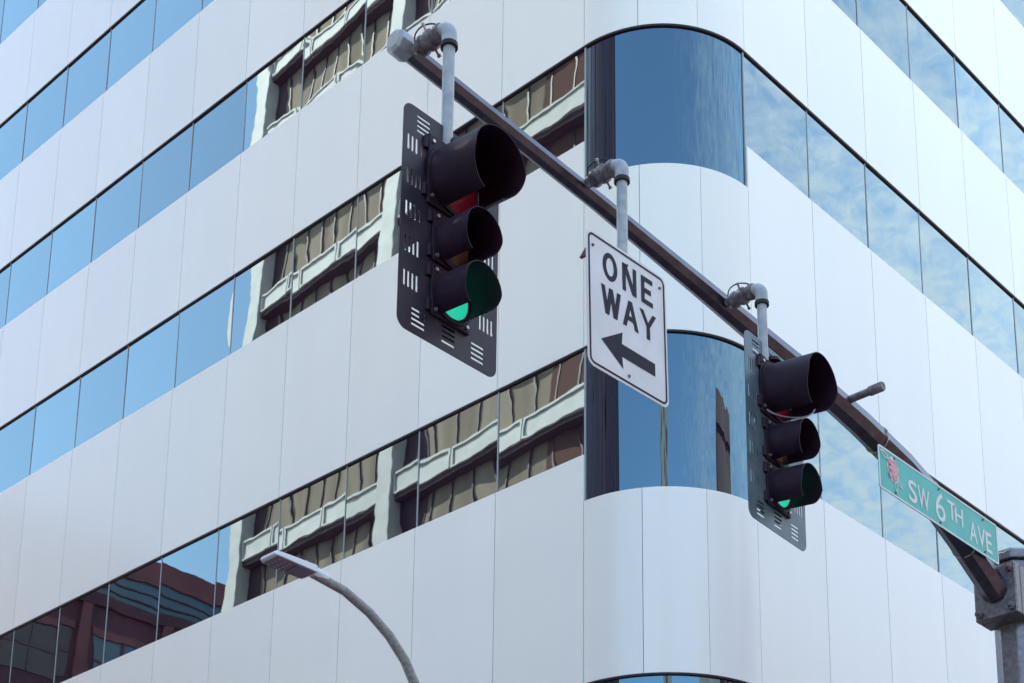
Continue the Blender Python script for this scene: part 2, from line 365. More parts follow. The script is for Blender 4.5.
def frame_mesh(wd, ht):
    bm = bmesh.new()
    box(bm, -wd/2, -wd/2+0.009, -0.008, 0.03, -ht/2+0.012, ht/2-0.022, 0)
    box(bm, wd/2-0.009, wd/2, -0.008, 0.03, -ht/2+0.012, ht/2-0.022, 0)
    box(bm, -wd/2, wd/2, -0.012, 0.03, -ht/2, -ht/2+0.012, 0)
    box(bm, -wd/2, wd/2, -0.026, 0.03, ht/2-0.022, ht/2-0.001, 1)  # black strip stands in for the shaded soffit at the head
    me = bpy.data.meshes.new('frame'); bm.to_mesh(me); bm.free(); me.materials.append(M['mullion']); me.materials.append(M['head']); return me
fr_cache = {}; pane_cache = {}; seed = 0
rest = []
for k in range(7):
    ht = T[k] - B[k]
    for side, cnt, wd in (('L', NL, WL), ('R', NR, WR)):
        for j in range(cnt):
            seed += 1
            vis = (side == 'L' and k <= 4 and j < 11) or (side == 'R' and 1 <= k <= 4 and j < 8)
            key = (round(ht, 2), side)
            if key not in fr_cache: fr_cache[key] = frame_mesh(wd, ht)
            zc = (T[k]+B[k])/2 + oz
            loc, rz = ((-WL*(j+0.5), -R+GD, zc), 0) if side == 'L' else ((R-GD, WR*(j+0.5), zc), PI/2)
            if vis:
                o = bpy.data.objects.new('window', pane_mesh(wd, ht, seed)); link(o, office); o.location = loc; o.rotation_euler = (0, 0, rz)
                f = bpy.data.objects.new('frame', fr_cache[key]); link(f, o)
            else: rest.append((loc, rz, wd, ht))
bm = bmesh.new()
for loc, rz, wd, ht in rest:
    q = [Matrix.Translation(loc) @ Matrix.Rotation(rz, 4, 'Z') @ Vector(p) for p in ((-wd/2, 0, -ht/2), (wd/2, 0, -ht/2), (wd/2, 0, ht/2), (-wd/2, 0, ht/2))]
    bm.faces.new([bm.verts.new(p) for p in q])
o = obj('window', bm, M['glass'], office); o['kind'] = 'stuff'
for k in range(7):
    z0, z1 = B[k] - (CD if k < 6 else 0), T[k]
    bm = bmesh.new(); r = R - GD; n = 72; g = []
    for i in range(n+1):
        a = PI/2*i/n; g.append([bm.verts.new((r*math.sin(a), -r*math.cos(a), z)) for z in (z0+oz, z1+oz)])
    for a, b in zip(g, g[1:]): bm.faces.new((a[0], b[0], b[1], a[1]))
    o = obj('corner_window', bm, M['curved_glass'], office, smooth=True)
    bm = bmesh.new()
    for za, zb, dep, mi in ((z0, z0+0.012, 0.012, 0), (z1-0.022, z1-0.001, 0.026, 1)):  # upper strip repeats the painted head shade around the corner
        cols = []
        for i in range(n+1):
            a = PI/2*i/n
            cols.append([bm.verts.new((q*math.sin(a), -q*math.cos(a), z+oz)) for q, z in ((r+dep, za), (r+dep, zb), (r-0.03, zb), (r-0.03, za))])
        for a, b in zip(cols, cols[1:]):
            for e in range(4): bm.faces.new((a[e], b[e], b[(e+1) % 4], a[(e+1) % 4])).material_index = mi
    box(bm, -0.012, 0.012, -r-0.016, -r+0.02, z0+0.012+oz, z1-0.022+oz, 0)
    box(bm, r-0.02, r+0.016, -0.012, 0.012, z0+0.012+oz, z1-0.022+oz, 0)
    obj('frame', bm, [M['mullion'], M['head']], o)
bm = bmesh.new(); box(bm, -NL*WL+0.2, R-0.3, -R+0.4, NR*WR-0.2, TOP-0.1+oz+0.002, TOP-0.02+oz); obj('roof', bm, M['roofing'], office)

# ------------------------------------------------------------------ neighbours shown by the mirror glass, and unseen ones added to block sky light
def gridded_tower(name, label, x0, x1, y0, y1, top, wall_m, win_m, faces, bay, storey, wz=(0.25, 0.8), wy=(0.2, 0.8), zmin=4, parapet=0.8, rz=0, cat='building', limit=96):
    """plain neighbour: wall, parapet, roof and recessed windows on the faces that are seen"""
    t = thing(name, label, cat, ((x0+x1)/2, (y0+y1)/2, GZ), rz)
    hx, hy, h = (x1-x0)/2, (y1-y0)/2, top - GZ
    bm = bmesh.new(); box(bm, -hx, hx, -hy, hy, 0, h); obj('wall', bm, wall_m, t)
    bm = bmesh.new()
    for a in ((-hx-0.15, hx+0.15, -hy-0.15, -hy+0.2), (-hx-0.15, hx+0.15, hy-0.2, hy+0.15), (-hx-0.15, -hx+0.2, -hy+0.21, hy-0.21), (hx-0.2, hx+0.15, -hy+0.21, hy-0.21)):
        box(bm, *a, h+0.003, h+parapet)
    obj('parapet', bm, wall_m, t)
    bm = bmesh.new(); box(bm, -hx+0.25, hx-0.25, -hy+0.25, hy-0.25, h+0.003, h+0.1); obj('roof', bm, M['roofing'], t)
    spots = []
    for f in faces:
        ln = 2*hx if f in '+y-y' else 2*hy
        n = max(1, int(ln/bay)); b = ln/n
        for s in range(int((h-1)/storey)):
            z0 = s*storey + storey*wz[0] + 1; z1 = s*storey + storey*wz[1] + 1
            if z1 > h-0.4: continue
            for i in range(n):
                spots.append((z0, f, -ln/2 + (i+wy[0])*b, -ln/2 + (i+wy[1])*b, z1))
    spots.sort(reverse=True)
    def wmesh(bm, f, a, b, z0, z1):
        if f == '+y': box(bm, a, b, hy-0.05, hy+0.04, z0, z1)
        if f == '-y': box(bm, a, b, -hy-0.04, -hy+0.05, z0, z1)
        if f == '+x': box(bm, hx-0.05, hx+0.04, a, b, z0, z1)
        if f == '-x': box(bm, -hx-0.04, -hx+0.05, a, b, z0, z1)
    for z0, f, a, b, z1 in spots[:limit]:
        bm = bmesh.new(); wmesh(bm, f, a, b, z0, z1); obj('window', bm, win_m, t)
    if spots[limit:]:
        bm = bmesh.new()
        for z0, f, a, b, z1 in spots[limit:]: wmesh(bm, f, a, b, z0, z1)
        obj('window', bm, win_m, t)['kind'] = 'stuff'
    return t

# white concrete block straight across the left street: two deep bays between proud piers
YB = -20.5
t = thing('apartment_tower', 'white concrete tower across the left street with curtained window bays between piers', 'building', (0, 0, GZ))
bm = bmesh.new(); box(bm, -33.3, -15.5, YB-16, YB-0.9, 0, 56+oz); obj('wall', bm, M['concrete_white'], t)
px = (-33.05, -25.3, -15.75)
for x in px:
    bm = bmesh.new(); box(bm, x-0.38, x+0.38, YB-0.95, YB+0.08, 0, 57+oz); obj('pier', bm, M['concrete_white'], t, bevel=0.02)
bm = bmesh.new(); box(bm, -33.43, -15.37, YB-0.9, YB+0.03, 57.05+oz, 58.5+oz); obj('cornice', bm, M['concrete_white'], t)
for lev in range(-7, 10):
    zt = 26.17 + 3.4*lev
    if zt + 3.4 > 57: break
    for x0, x1 in ((px[0]+0.385, px[1]-0.385), (px[1]+0.385, px[2]-0.385)):
        L_ = x1 - x0
        bm = bmesh.new(); cuts = [x0, x0+L_*0.28, x0+L_*0.62, x1]
        for a, b in zip(cuts, cuts[1:]):
            box(bm, a+0.03, b-0.03, YB-0.9, YB-0.10, zt-0.82+oz, zt+oz)
            # raised rim of each precast spandrel unit
            box(bm, a+0.03, b-0.03, YB-0.098, YB-0.03, zt-0.09+oz, zt+oz)
            box(bm, a+0.03, b-0.03, YB-0.098, YB-0.03, zt-0.82+oz, zt-0.76+oz)
            box(bm, a+0.03, a+0.11, YB-0.098, YB-0.03, zt-0.757+oz, zt-0.093+oz)
            box(bm, b-0.11, b-0.03, YB-0.098, YB-0.03, zt-0.757+oz, zt-0.093+oz)
        obj('spandrel', bm, M['concrete_white'], t)
        bm = bmesh.new(); box(bm, x0, x1, YB-0.88, YB-0.14, zt-1.0+oz, zt-0.823+oz); obj('soffit', bm, M['dark_recess'], t)  # dark box carries the painted shade below each spandrel
        bm = bmesh.new()
        box(bm, x0, x1, YB-0.87, YB-0.6, zt+oz+0.003, zt+3.4-1.003+oz, 0)
        nb = 8
        for i in range(nb+1):
            xx = x0 + L_*i/nb; box(bm, xx-0.032, xx+0.032, YB-0.597, YB-0.53, zt+oz+0.004, zt+2.396+oz, 1)
        box(bm, x0, x0+L_/nb*0.7, YB-0.597, YB-0.56, zt+oz+0.004, zt+2.39+oz, 2)
        if x1 > -17: box(bm, x1-L_/nb*2.3, x1-0.06, YB-0.597, YB-0.56, zt+oz+0.004, zt+2.39+oz, 3)
        obj('window', bm, [M['curtain'], M['bronze'], M['dark_recess'], M['brown_glass']], t)

# dark tower on the street corner, vertical ribs
t = thing('corner_tower', 'dark maroon tower with close vertical ribs on the corner across the street', 'building', (-8.3, YB-9, GZ))
bm = bmesh.new(); box(bm, -6.6, 6.6, -9, 8.9, 0, 66); obj('wall', bm, M['brick_dark'], t)
for i in range(14):
    bm = bmesh.new(); x = -6.5 + i*1.0; box(bm, x-0.16, x+0.16, 8.903, 9.02, 0, 66.5); obj('rib', bm, M['brick_dark'], t)
for i in range(13):
    x = -6.0 + i*1.0
    bm = bmesh.new(); box(bm, x-0.25, x+0.25, 8.903, 8.96, 4, 64); obj('window', bm, M['dim_window'], t)
bm = bmesh.new(); box(bm, -6.8, 6.8, -9.1, 9.4, 66.6, 67.4); obj('cornice', bm, M['brick_maroon'], t)

# low brick block further down the left street, beyond the white one
t = thing('brick_building', 'long maroon brick building with a blue glazed top storey further down the left street', 'building', (-57, -33, GZ))
bm = bmesh.new(); box(bm, -7, 7, -15, 13.5, 0, 30.2+oz); obj('wall', bm, M['brick_dark'], t)
bm = bmesh.new(); box(bm, -7.3, 7.25, -15.2, 13.8, 30.203+oz, 30.8+oz); obj('cornice', bm, M['brick_dark'], t)
bm = bmesh.new(); box(bm, -6.9, 6.9, -14.8, 13.4, 30.803+oz, 32.4+oz); obj('glazed_storey', bm, M['teal_glass'], t)
for zz in (31.25, 31.8):
    bm = bmesh.new(); box(bm, -7, 7, -15, 13.5, zz+oz, zz+0.07+oz); obj('transom', bm, M['bronze'], t)
bm = bmesh.new(); box(bm, -7.05, 7.05, -15, 13.5, 32.403+oz, 33.6+oz); obj('parapet', bm, M['brick_maroon'], t)
bm = bmesh.new(); box(bm, -6.8, 6.8, -14.8, 13.2, 33.603+oz, 33.7+oz); obj('roof', bm, M['roofing'], t)
for i in range(7):
    y = -14.6 + i*4.6
    bm = bmesh.new(); box(bm, 7.003, 7.22, y-0.35, y+0.35, 0, 30.2+oz); obj('pier', bm, M['brick_maroon'], t)
    if i < 6:
        for lv in range(7):
            z0 = 2.0 + lv*4.3
            bm = bmesh.new(); box(bm, 7.003, 7.06, y+0.8, y+3.8, z0, z0+2.5); f_ = obj('window', bm, M['teal_glass'] if (i*3+lv*5) % 7 == 0 else M['dim_window'], t)
            bm = bmesh.new(); box(bm, 7.003, 7.15, y+0.6, y+4.0, z0+2.503, z0+2.9); obj('lintel', bm, M['brick_maroon'], f_)
            bm = bmesh.new(); box(bm, 7.063, 7.10, y+2.22, y+2.38, z0, z0+2.5); box(bm, 7.063, 7.10, y+0.8, y+2.217, z0+1.2, z0+1.32); box(bm, 7.063, 7.10, y+2.383, y+3.8, z0+1.2, z0+1.32); obj('frame', bm, M['bronze'], f_)
gridded_tower('stone_tower', 'slim pale stone tower rising behind the photographer', 48, 57, -62, -53, 60, M['pale_stone'], M['brown_stone'], ('+y', '-x'), 2.4, 3.6)
gridded_tower('brown_tower', 'dark brown stone tower with narrow windows across the right street', 22, 34, 1.6, 7.6, 22.0, M['brown_stone'], M['dim_window'], ('-x',), 1.6, 3.5, parapet=1.0)
gridded_tower('narrow_tower', 'lower dark brick tower behind the brown stone one', 22, 34, 13.0, 19.5, 20.6, M['brick_dark'], M['dim_window'], ('-x',), 1.8, 3.5)
gridded_tower('sky_blocker_rear', 'unseen low brick building behind the camera, added to block low sky', 18, 46, -44, -18.5, 12.0, M['brick_maroon'], M['dim_window'], ('+y', '-x'), 3.0, 4.0)  # added out of view to shut off the bright horizon
gridded_tower('sky_blocker_corner', 'unseen pale stone building on the corner across the right street, raised to block low sky', 22, 46, -7, 0.6, 17.0, M['pale_stone'], M['dim_window'], ('-x',), 2.4, 3.8)  # unseen, height raised to cut low sky light on the right wall

gridded_tower('sky_blocker_long', 'unseen long pale stone block across the right street, added to block low sky', 22, 40, 22, 58, 21.0, M['pale_stone'], M['dim_window'], ('-x',), 3.0, 3.8)  # unseen, added to keep low sky light off the right wall
gridded_tower('sky_blocker_far', 'unseen maroon brick building beyond the long pale block, added to block low sky', 22, 40, 62, 110, 26.0, M['brick_maroon'], M['dim_window'], ('-x',), 3.4, 3.6)  # unseen, added to carry the sky blocking further along the street

# ------------------------------------------------------------------ signal pole with mast arm
AX = 6.9
pole = thing('signal_pole', 'grey steel pole with long octagonal mast arm carrying signals and signs', 'signal pole', (AX, -4.55, GZ+0.15))
def L2(x, y, z): return (x - AX, y + 4.55, z - (GZ + 0.15))
bm = bmesh.new(); tube(bm, [L2(AX, -4.55, GZ+0.17), L2(AX, -4.55, 5.32)], [0.20, 0.165], 8, PI/8); obj('pole', bm, M['steel'], pole, bevel=0.006)
bm = bmesh.new(); tube(bm, [L2(AX, -4.55, 5.325), L2(AX, -4.55, 5.39), L2(AX, -4.55, 5.42)], [0.195, 0.195, 0.16], 8, PI/8); obj('pole_cap', bm, M['steel'], pole, bevel=0.008)
bm = bmesh.new(); box(bm, -0.32, 0.32, -0.32, 0.32, 0.0, 0.04); obj('base_plate', bm, M['steel'], pole, bevel=0.006)
path = [(-10.80, 5.962, .047), (-10.1, 5.925, .047), (-9.3, 5.88, .049), (-8.4, 5.81, .060), (-7.3, 5.72, .078), (-6.65, 5.64, .085), (-6.13, 5.55, .090), (-5.7, 5.42, .094), (-5.35, 5.27, .097), (-5.05, 5.12, .099), (-4.86, 5.02, .10)]
bm = bmesh.new(); tube(bm, [L2(AX, y, z) for y, z, r in path], [r for *_, r in path], 8, rad(-12.5)); obj('mast_arm', bm, M['arm_steel'], pole)
bm = bmesh.new(); tube(bm, [L2(AX, -10.86, 5.966), L2(AX, -10.845, 5.966), L2(AX, -10.76, 5.962)], [.045, .066, .068], 8, rad(-12.5)); obj('arm_cap', bm, M['pipe'], pole, bevel=0.005)
bm = bmesh.new(); box(bm, -0.165, 0.165, -0.33, -0.255, -0.195, 0.195); obj('flange_plate', bm, M['steel'], pole, loc=(0, 0, 5.02-(GZ+0.15)), bevel=0.008)
bm = bmesh.new(); box(bm, -0.165, 0.165, -0.25, -0.10, -0.195, 0.195); obj('pole_bracket', bm, M['steel'], pole, loc=(0, 0, 5.02-(GZ+0.15)), bevel=0.008)
for sx in (-1, 1):
    for szz in (-1, 1):
        bm = bmesh.new(); tube(bm, [(0, 0, 0), (0, -0.03, 0), (0, -0.032, 0), (0, -0.055, 0)], [.030, .030, .017, .015], 6)
        obj('bolt', bm, M['clamp'], pole, loc=(sx*0.125, -0.331, 5.02-(GZ+0.15)+szz*0.15))
bm = bmesh.new(); tube(bm, [(0, 0, 0), (0.15, 0, 0), (0.152, 0, 0), (0.24, 0, 0), (0.25, 0, 0)], [.026, .026, .033, .033, .028], 16)
o = obj('pipe_stub', bm, M['clamp'], pole, loc=L2(AX+0.06, -6.86, 5.70)); smooth_sides(o)

# ------------------------------------------------------------------ hangers (clamp, elbow, drop pipe)
PX = 7.2
def hanger(parent, base, y, z, zbot):
    """base = world origin of parent; swivel clamp on the arm, elbow and pipe down to zbot"""
    f = lambda p: tuple(Vector(p) - Vector(base))
    bm = bmesh.new()
    prof = [(0.055, .030), (0.095, .032), (0.10, .047), (0.125, .050), (0.13, .040), (0.15, .040), (0.155, .050), (0.185, .052), (0.19, .042), (0.215, .042), (0.22, .047), (0.25, .047)]
    tube(bm, [f((AX + a, y, z)) for a, r in prof], [r for a, r in prof], 14)
    c = obj('clamp', bm, M['clamp'], parent); smooth_sides(c)
    for a, dy, dz in ((0.115, 0.052, 0.035), (0.17, -0.05, 0.045), (0.17, 0.045, -0.05), (0.10, -0.03, -0.055)):
        bm = bmesh.new(); p = Vector(f((AX + a, y + dy*0.6, z + dz*0.6))); d = Vector((0.1*(a-0.1), dy, dz)).normalized()
        tube(bm, [p, p + d*0.032, p + d*0.033, p + d*0.046], [.006, .006, .010, .010], 8); obj('bolt', bm, M['bolt'] if dz > 0 else M['clamp'], c)
    bm = bmesh.new(); tube(bm, rounded([f(q) for q in ((AX+0.075, y-0.02, z+0.03), (AX+0.09, y-0.035, z+0.062), (AX+0.14, y-0.04, z+0.075), (AX+0.20, y-0.03, z+0.062), (AX+0.235, y-0.015, z+0.04))]), 0.0040, 6)
    smooth_sides(obj('cable', bm, M['head'], c))
    bm = bmesh.new(); pts = [(AX + 0.235, y, z)]
    for k in range(9):
        t = rad(90 - 90*k/8); pts.append((PX - 0.05 + 0.05*math.cos(t), y, z - 0.05 + 0.05*math.sin(t)))
    pts.append((PX, y, z - 0.105))
    tube(bm, [f(p) for p in pts], [.038]*len(pts), 16, upv=Vector((0, 1, 0))); e = obj('elbow', bm, M['pipe'], parent); smooth_sides(e)
    bm = bmesh.new(); tube(bm, [f((PX, y, z-0.100)), f((PX, y, z-0.122))], [.043, .043], 16); obj('collar', bm, M['head'], e)
    bm = bmesh.new(); tube(bm, [f((PX, y, z-0.123)), f((PX, y, zbot))], [.029, .029], 16); smooth_sides(obj('drop_pipe', bm, M['pipe'], parent))

# ------------------------------------------------------------------ traffic signals, facing +X
PW, PH = 0.634, 1.175
def slot(cy, cz, horiz, l, wd):
    return rrect(cy-(l if horiz else wd)/2, cy+(l if horiz else wd)/2, cz-(wd if horiz else l)/2, cz+(wd if horiz else l)/2, wd*0.48, 3)
def backplate(parent, material):
    """thin ribbed plate with punched groups of louvre slots"""
    loops = [rrect(-PW/2, PW/2, 0, PH, 0.055)]
    def group(cy, cz, horiz):
        for k in range(4):
            o = (k-1.5)*0.0255
            loops.append(slot(cy + (0 if horiz else o), cz + (o if horiz else 0), horiz, 0.084, 0.0125))
    for s in (-1, 1):
        for z in (0.258, 0.436, 0.615, 0.79, 0.968): group(s*0.243, z, False)
    for y in (-0.19, 0.0, 0.19):
        group(y, 0.085, True); group(y, PH-0.08, True)
    return curve_shape('backplate', loops, 0.004, material, parent)
SEC = ((0.890, 0.393, 0.152, 0.167, 0.305, 'red'), (0.553, 0.280, 0.102, 0.116, 0.210, 'amber'), (0.272, 0.280, 0.102, 0.116, 0.210, 'green'))
HX = -0.06      # housing front set back through the plate
def traffic_signal(loc, rz, label, plate_m):
    t = thing('traffic_signal', label, 'traffic light', loc, rz, 'traffic signals hanging from the mast arm')
    backplate(t, plate_m)
    for zc, s, lr, vr, vl, colr in SEC:
        wd = 0.345 if colr == 'red' else 0.262
        bm = bmesh.new(); box(bm, -0.07, HX+0.055, -wd/2, wd/2, zc-s/2+0.003, zc+s/2-0.003); h = obj('housing', bm, M['black'], t, bevel=0.02)
        # door with a round collar for the lens, hinges and latches on its edges
        bm = bmesh.new(); box(bm, HX+0.057, HX+0.078, -wd/2+0.006, wd/2-0.006, zc-s/2+0.010, zc+s/2-0.010)
        d = obj('door', bm, M['black'], h, bevel=0.008)
        for zz in (-0.32, 0.32):
            bm = bmesh.new(); tube(bm, [(HX+0.066, -wd/2-0.008, zc+zz*s-0.03), (HX+0.066, -wd/2-0.008, zc+zz*s+0.03)], 0.014, 10); obj('hinge', bm, M['black'], h)
            bm = bmesh.new(); tube(bm, [(HX+0.079, -wd/2+0.03, zc+zz*s*1.15), (HX+0.088, -wd/2+0.03, zc+zz*s*1.15)], 0.009, 8); obj('screw', bm, M['bolt'], h)
            bm = bmesh.new(); tube(bm, [(HX+0.079, wd/2-0.03, zc+zz*s*1.15), (HX+0.088, wd/2-0.03, zc+zz*s*1.15)], 0.009, 8); obj('screw', bm, M['bolt'], h)
        bm = bmesh.new(); n = 10; sg = 40; prev = None
        for i in range(n+1):
            a = rad(62)*i/n; rr = lr*math.sin(a)/math.sin(rad(62)); x = HX + 0.082 + 0.045*(math.cos(a)-math.cos(rad(62)))/(1-math.cos(rad(62)))
            if i == 0: cur = [bm.verts.new((x, 0, zc))]
            else: cur = [bm.verts.new((x, rr*math.cos(2*PI*q/sg), zc + rr*math.sin(2*PI*q/sg))) for q in range(sg)]
            if i == 1:
                for q in range(sg): bm.faces.new((prev[0], cur[q], cur[(q+1) % sg]))
            elif i > 1:
                for q in range(sg): bm.faces.new((prev[q], cur[q], cur[(q+1) % sg], prev[(q+1) % sg]))
            prev = cur
        ln = obj('lens', bm, M[colr], h, smooth=True); ln['label'] = {'red': 'large unlit red lens', 'amber': 'unlit amber lens', 'green': 'lit green lens'}[colr]
        # visor: a sheet tube open along the bottom, sloping down, cut back towards its lower lips
        bm = bmesh.new(); sg = 44; op = rad({'red': 20, 'amber': 25, 'green': 29}[colr]); th = 0.004; tl = math.tan(rad(6)); rows = []
        nl = 8
        for i in range(nl+1):
            f = i/nl; ro = []; ri = []
            for q in range(sg+1):
                a = -PI/2 + op + (2*PI - 2*op)*q/sg
                lowness = max(0.0, -math.sin(a)); L_ = vl*(1 - 0.16*lowness)
                x = HX + 0.079 + L_*f; zoff = -tl*L_*f
                for rr, dst in ((vr, ro), (vr-th, ri)):
                    dst.append(bm.verts.new((x, rr*math.cos(a), zc + zoff + rr*math.sin(a))))
            rows.append((ro, ri))
        for (a0, a1), (b0, b1) in zip(rows, rows[1:]):
            for q in range(sg):
                bm.faces.new((a0[q], a0[q+1], b0[q+1], b0[q])); bm.faces.new((a1[q], b1[q], b1[q+1], a1[q+1]))
            for q in (0, sg): bm.faces.new((a0[q], b0[q], b1[q], a1[q]))
        for ro, ri in (rows[0], rows[-1]):
            for q in range(sg): bm.faces.new((ro[q], ri[q], ri[q+1], ro[q+1]))
        v = obj('visor', bm, M['black'], t); smooth_sides(v, 40)
        bm = bmesh.new(); tube(bm, [(HX+0.079, 0, zc), (HX+0.090, 0, zc)], [vr+0.012, vr+0.012], 40, caps=False)
        tube(bm, [(HX+0.090, 0, zc), (HX+0.0905, 0, zc)], [vr+0.012, vr-0.01], 40, caps=False); smooth_sides(obj('visor_flange', bm, M['black'], v))
    bm = bmesh.new(); box(bm, -0.06, -0.01, -0.1, 0.1, 0.110, 0.129); obj('bottom_cap', bm, M['black'], t, bevel=0.006)
    bm = bmesh.new(); tube(bm, [(0, 0, 1.089), (0, 0, 1.115)], [.055, .045], 16); obj('top_hub', bm, M['black'], t)
    return t
s1 = traffic_signal((7.2, -11.04+PW/2, 4.170), 0, 'nearer black traffic light with large visors beside the free end of the arm', M['plate'])
hanger(s1, (7.2, -11.04+PW/2, 4.170), -10.762, 5.92, 4.170+1.06)
s2 = traffic_signal((7.2, -8.38+0.285, 4.215), rad(4), 'farther traffic light with slotted backplate coloured for sky sheen between the white sign and the green sign', M['plate_sheen'])
bm = bmesh.new(); tube(bm, rounded([(0.03, -0.135, 0.72), (0.06, -0.12, 0.690), (0.11, -0.07, 0.672), (0.17, -0.01, 0.672), (0.22, 0.03, 0.69), (0.235, 0.05, 0.73)]), 0.0045, 6)
smooth_sides(obj('cable', bm, M['bolt'], s2))
def hanger_rot(parent, base, y, z, zbot):
    before = set(parent.children); hanger(parent, base, y, z, zbot)
    for ch in set(parent.children) - before: ch.rotation_euler = (0, 0, -parent.rotation_euler.z)
hanger_rot(s2, (7.2, -8.38+0.285, 4.215), -8.19, 5.765, 4.215+1.06)

# ------------------------------------------------------------------ ONE WAY sign
ow = thing('one_way_sign', 'white ONE WAY sign with dark arrow pointing left, hanging from the arm', 'sign', (7.232, -9.782, 4.535))
SW_, SH_ = 0.652, 0.775
tilt = rad(1.3)
def on_sign(o): o.rotation_euler = (tilt, 0, 0); return o
on_sign(curve_shape('panel', [rrect(0, SW_, 0, SH_, 0.045)], 0.004, M['sign_white'], ow))
def ring_shape(name, y0, y1, z0, z1, r, wd, mt, par, x):
    o = curve_shape(name, [rrect(y0, y1, z0, z1, r), rrect(y0+wd, y1-wd, z0+wd, z1-wd, max(r-wd, 0.004))], 0.0016, mt, par); o.location = (x, 0, 0); return o
on_sign(ring_shape('border', 0.014, SW_-0.014, 0.014, SH_-0.014, 0.038, 0.011, M['sign_ink'], ow, 0.0034))
def stroke(pts, wd):
    """a straight letter stroke as a quad"""
    (a, b), (c, d) = pts; l = math.hypot(c-a, d-b); nx, ny = -(d-b)/l*wd/2, (c-a)/l*wd/2
    return [(a+nx, b+ny), (c+nx, d+ny), (c-nx, d-ny), (a-nx, b-ny)]
def letter(name, loops):
    bm = bmesh.new()
    for k, lp in enumerate(loops):
        e = 0.00025*k
        f = bm.faces.new([bm.verts.new((0.0042+e, y, z)) for y, z in lp])
        r = bmesh.ops.extrude_face_region(bm, geom=[f]); bmesh.ops.translate(bm, verts=[v for v in r['geom'] if isinstance(v, bmesh.types.BMVert)], vec=(-0.0016-e, 0, 0))
    return on_sign(obj(name, bm, M['sign_ink'], ow))
tw = 0.027
z0, z1 = 0.545, 0.705
oy, orr = 0.185, 0.058
def oval(ry, rz, n=36): return [(oy + ry*math.cos(2*PI*k/n), (z0+z1)/2 + rz*math.sin(2*PI*k/n)) for k in range(n)]
o = curve_shape('letter', [oval(orr, (z1-z0)/2), oval(orr-tw, (z1-z0)/2-tw)], 0.0016, M['sign_ink'], ow); o.location = (0.0034, 0, 0); on_sign(o)
letter('letter', [[(0.285, z0), (0.285+tw, z0), (0.285+tw, z1), (0.285, z1)], [(0.372, z0), (0.372+tw, z0), (0.372+tw, z1), (0.372, z1)], [(0.285, z1), (0.318, z1), (0.399, z0), (0.366, z0)]])
letter('letter', [[(0.440, z0), (0.440+tw, z0), (0.440+tw, z1), (0.440, z1)], [(0.467, z1-tw), (0.535, z1-tw), (0.535, z1), (0.467, z1)], [(0.467, z0), (0.535, z0), (0.535, z0+tw), (0.467, z0+tw)], [(0.467, (z0+z1-tw)/2), (0.520, (z0+z1-tw)/2), (0.520, (z0+z1+tw)/2), (0.467, (z0+z1+tw)/2)]])
z0, z1 = 0.342, 0.500
def slant(y0, y1, wd=0.029): return [(y0-wd/2, z1), (y0+wd/2, z1), (y1+wd/2, z0), (y1-wd/2, z0)]
letter('letter', [slant(0.126, 0.157), slant(0.189, 0.157), slant(0.189, 0.221), slant(0.253, 0.221)])
letter('letter', [slant(0.345, 0.296), slant(0.345, 0.395), [(0.312, z0+0.042), (0.379, z0+0.042), (0.373, z0+0.068), (0.318, z0+0.068)]])
zm = 0.415
letter('letter', [[(0.423, z1), (0.453, z1), (0.505, zm), (0.477, zm)], [(0.530, z1), (0.560, z1), (0.505, zm), (0.477, zm)], [(0.4775, z0), (0.5045, z0), (0.5045, zm), (0.4775, zm)]])
letter('arrow', [[(0.105, 0.180), (0.275, 0.082), (0.268, 0.147), (0.268, 0.219), (0.275, 0.288)], [(0.268, 0.147), (0.540, 0.147), (0.540, 0.219), (0.268, 0.219)]])
for y, z in ((0.049, 0.690), (0.597, 0.695), (0.322, 0.058), (0.322, 0.700)):
    bm = bmesh.new(); tube(bm, [(0.002, y, z), (0.010, y, z)], [0.009, 0.007], 6); on_sign(obj('bolt', bm, M['clamp'], ow))
hanger(ow, (7.232, -9.782, 4.535), -9.468, 5.89, 4.64)
bm = bmesh.new(); box(bm, -0.022, -0.004, 0.05, 0.60, 0.66, 0.70); box(bm, -0.022, -0.004, 0.05, 0.60, 0.07, 0.11); on_sign(obj('brace', bm, M['back_alu'], ow))
bm = bmesh.new()
tri = [(-0.012, 0.045, 0.655), (-0.012, 0.045, 0.725), (-0.085, 0.045, 0.655)]
vs = [bm.verts.new(p) for p in tri] + [bm.verts.new((p[0], p[1]+0.02, p[2])) for p in tri]
bm.faces.new(vs[:3]); bm.faces.new(vs[3:][::-1])
for k in range(3): bm.faces.new((vs[k], vs[(k+1) % 3], vs[3+(k+1) % 3], vs[3+k]))
on_sign(obj('gusset', bm, M['back_alu'], ow))

# ------------------------------------------------------------------ street name sign
ss = thing('street_sign', 'long green street name sign reading SW 6TH AVE, strapped to the arm', 'street sign', (7.03, -6.66, 5.128))
curve_shape('panel', [rrect(0, 1.605, 0, 0.312, 0.02)], 0.004, M['sign_green'], ss)
ring_shape('border', 0.0, 1.605, 0.0, 0.312, 0.02, 0.013, M['sign_letter'], ss, 0.0034)
for body, y, z, h, wd, e in (('S', 0.368, 0.045, 0.160, 0.108, .012), ('W', 0.490, 0.048, 0.157, 0.152, .010), ('6', 0.725, 0.045, 0.212, 0.130, .0),
                             ('T', 0.893, 0.110, 0.140, 0.112, .010), ('H', 0.992, 0.108, 0.137, 0.112, .010),
                             ('A', 1.190, 0.050, 0.156, 0.108, .010), ('V', 1.308, 0.050, 0.156, 0.110, .010), ('E', 1.428, 0.048, 0.156, 0.085, .012)):
    text_mesh('letter', body, 0.0034, y, z, h, wd, M['sign_letter'], ss, e, 0.0016)
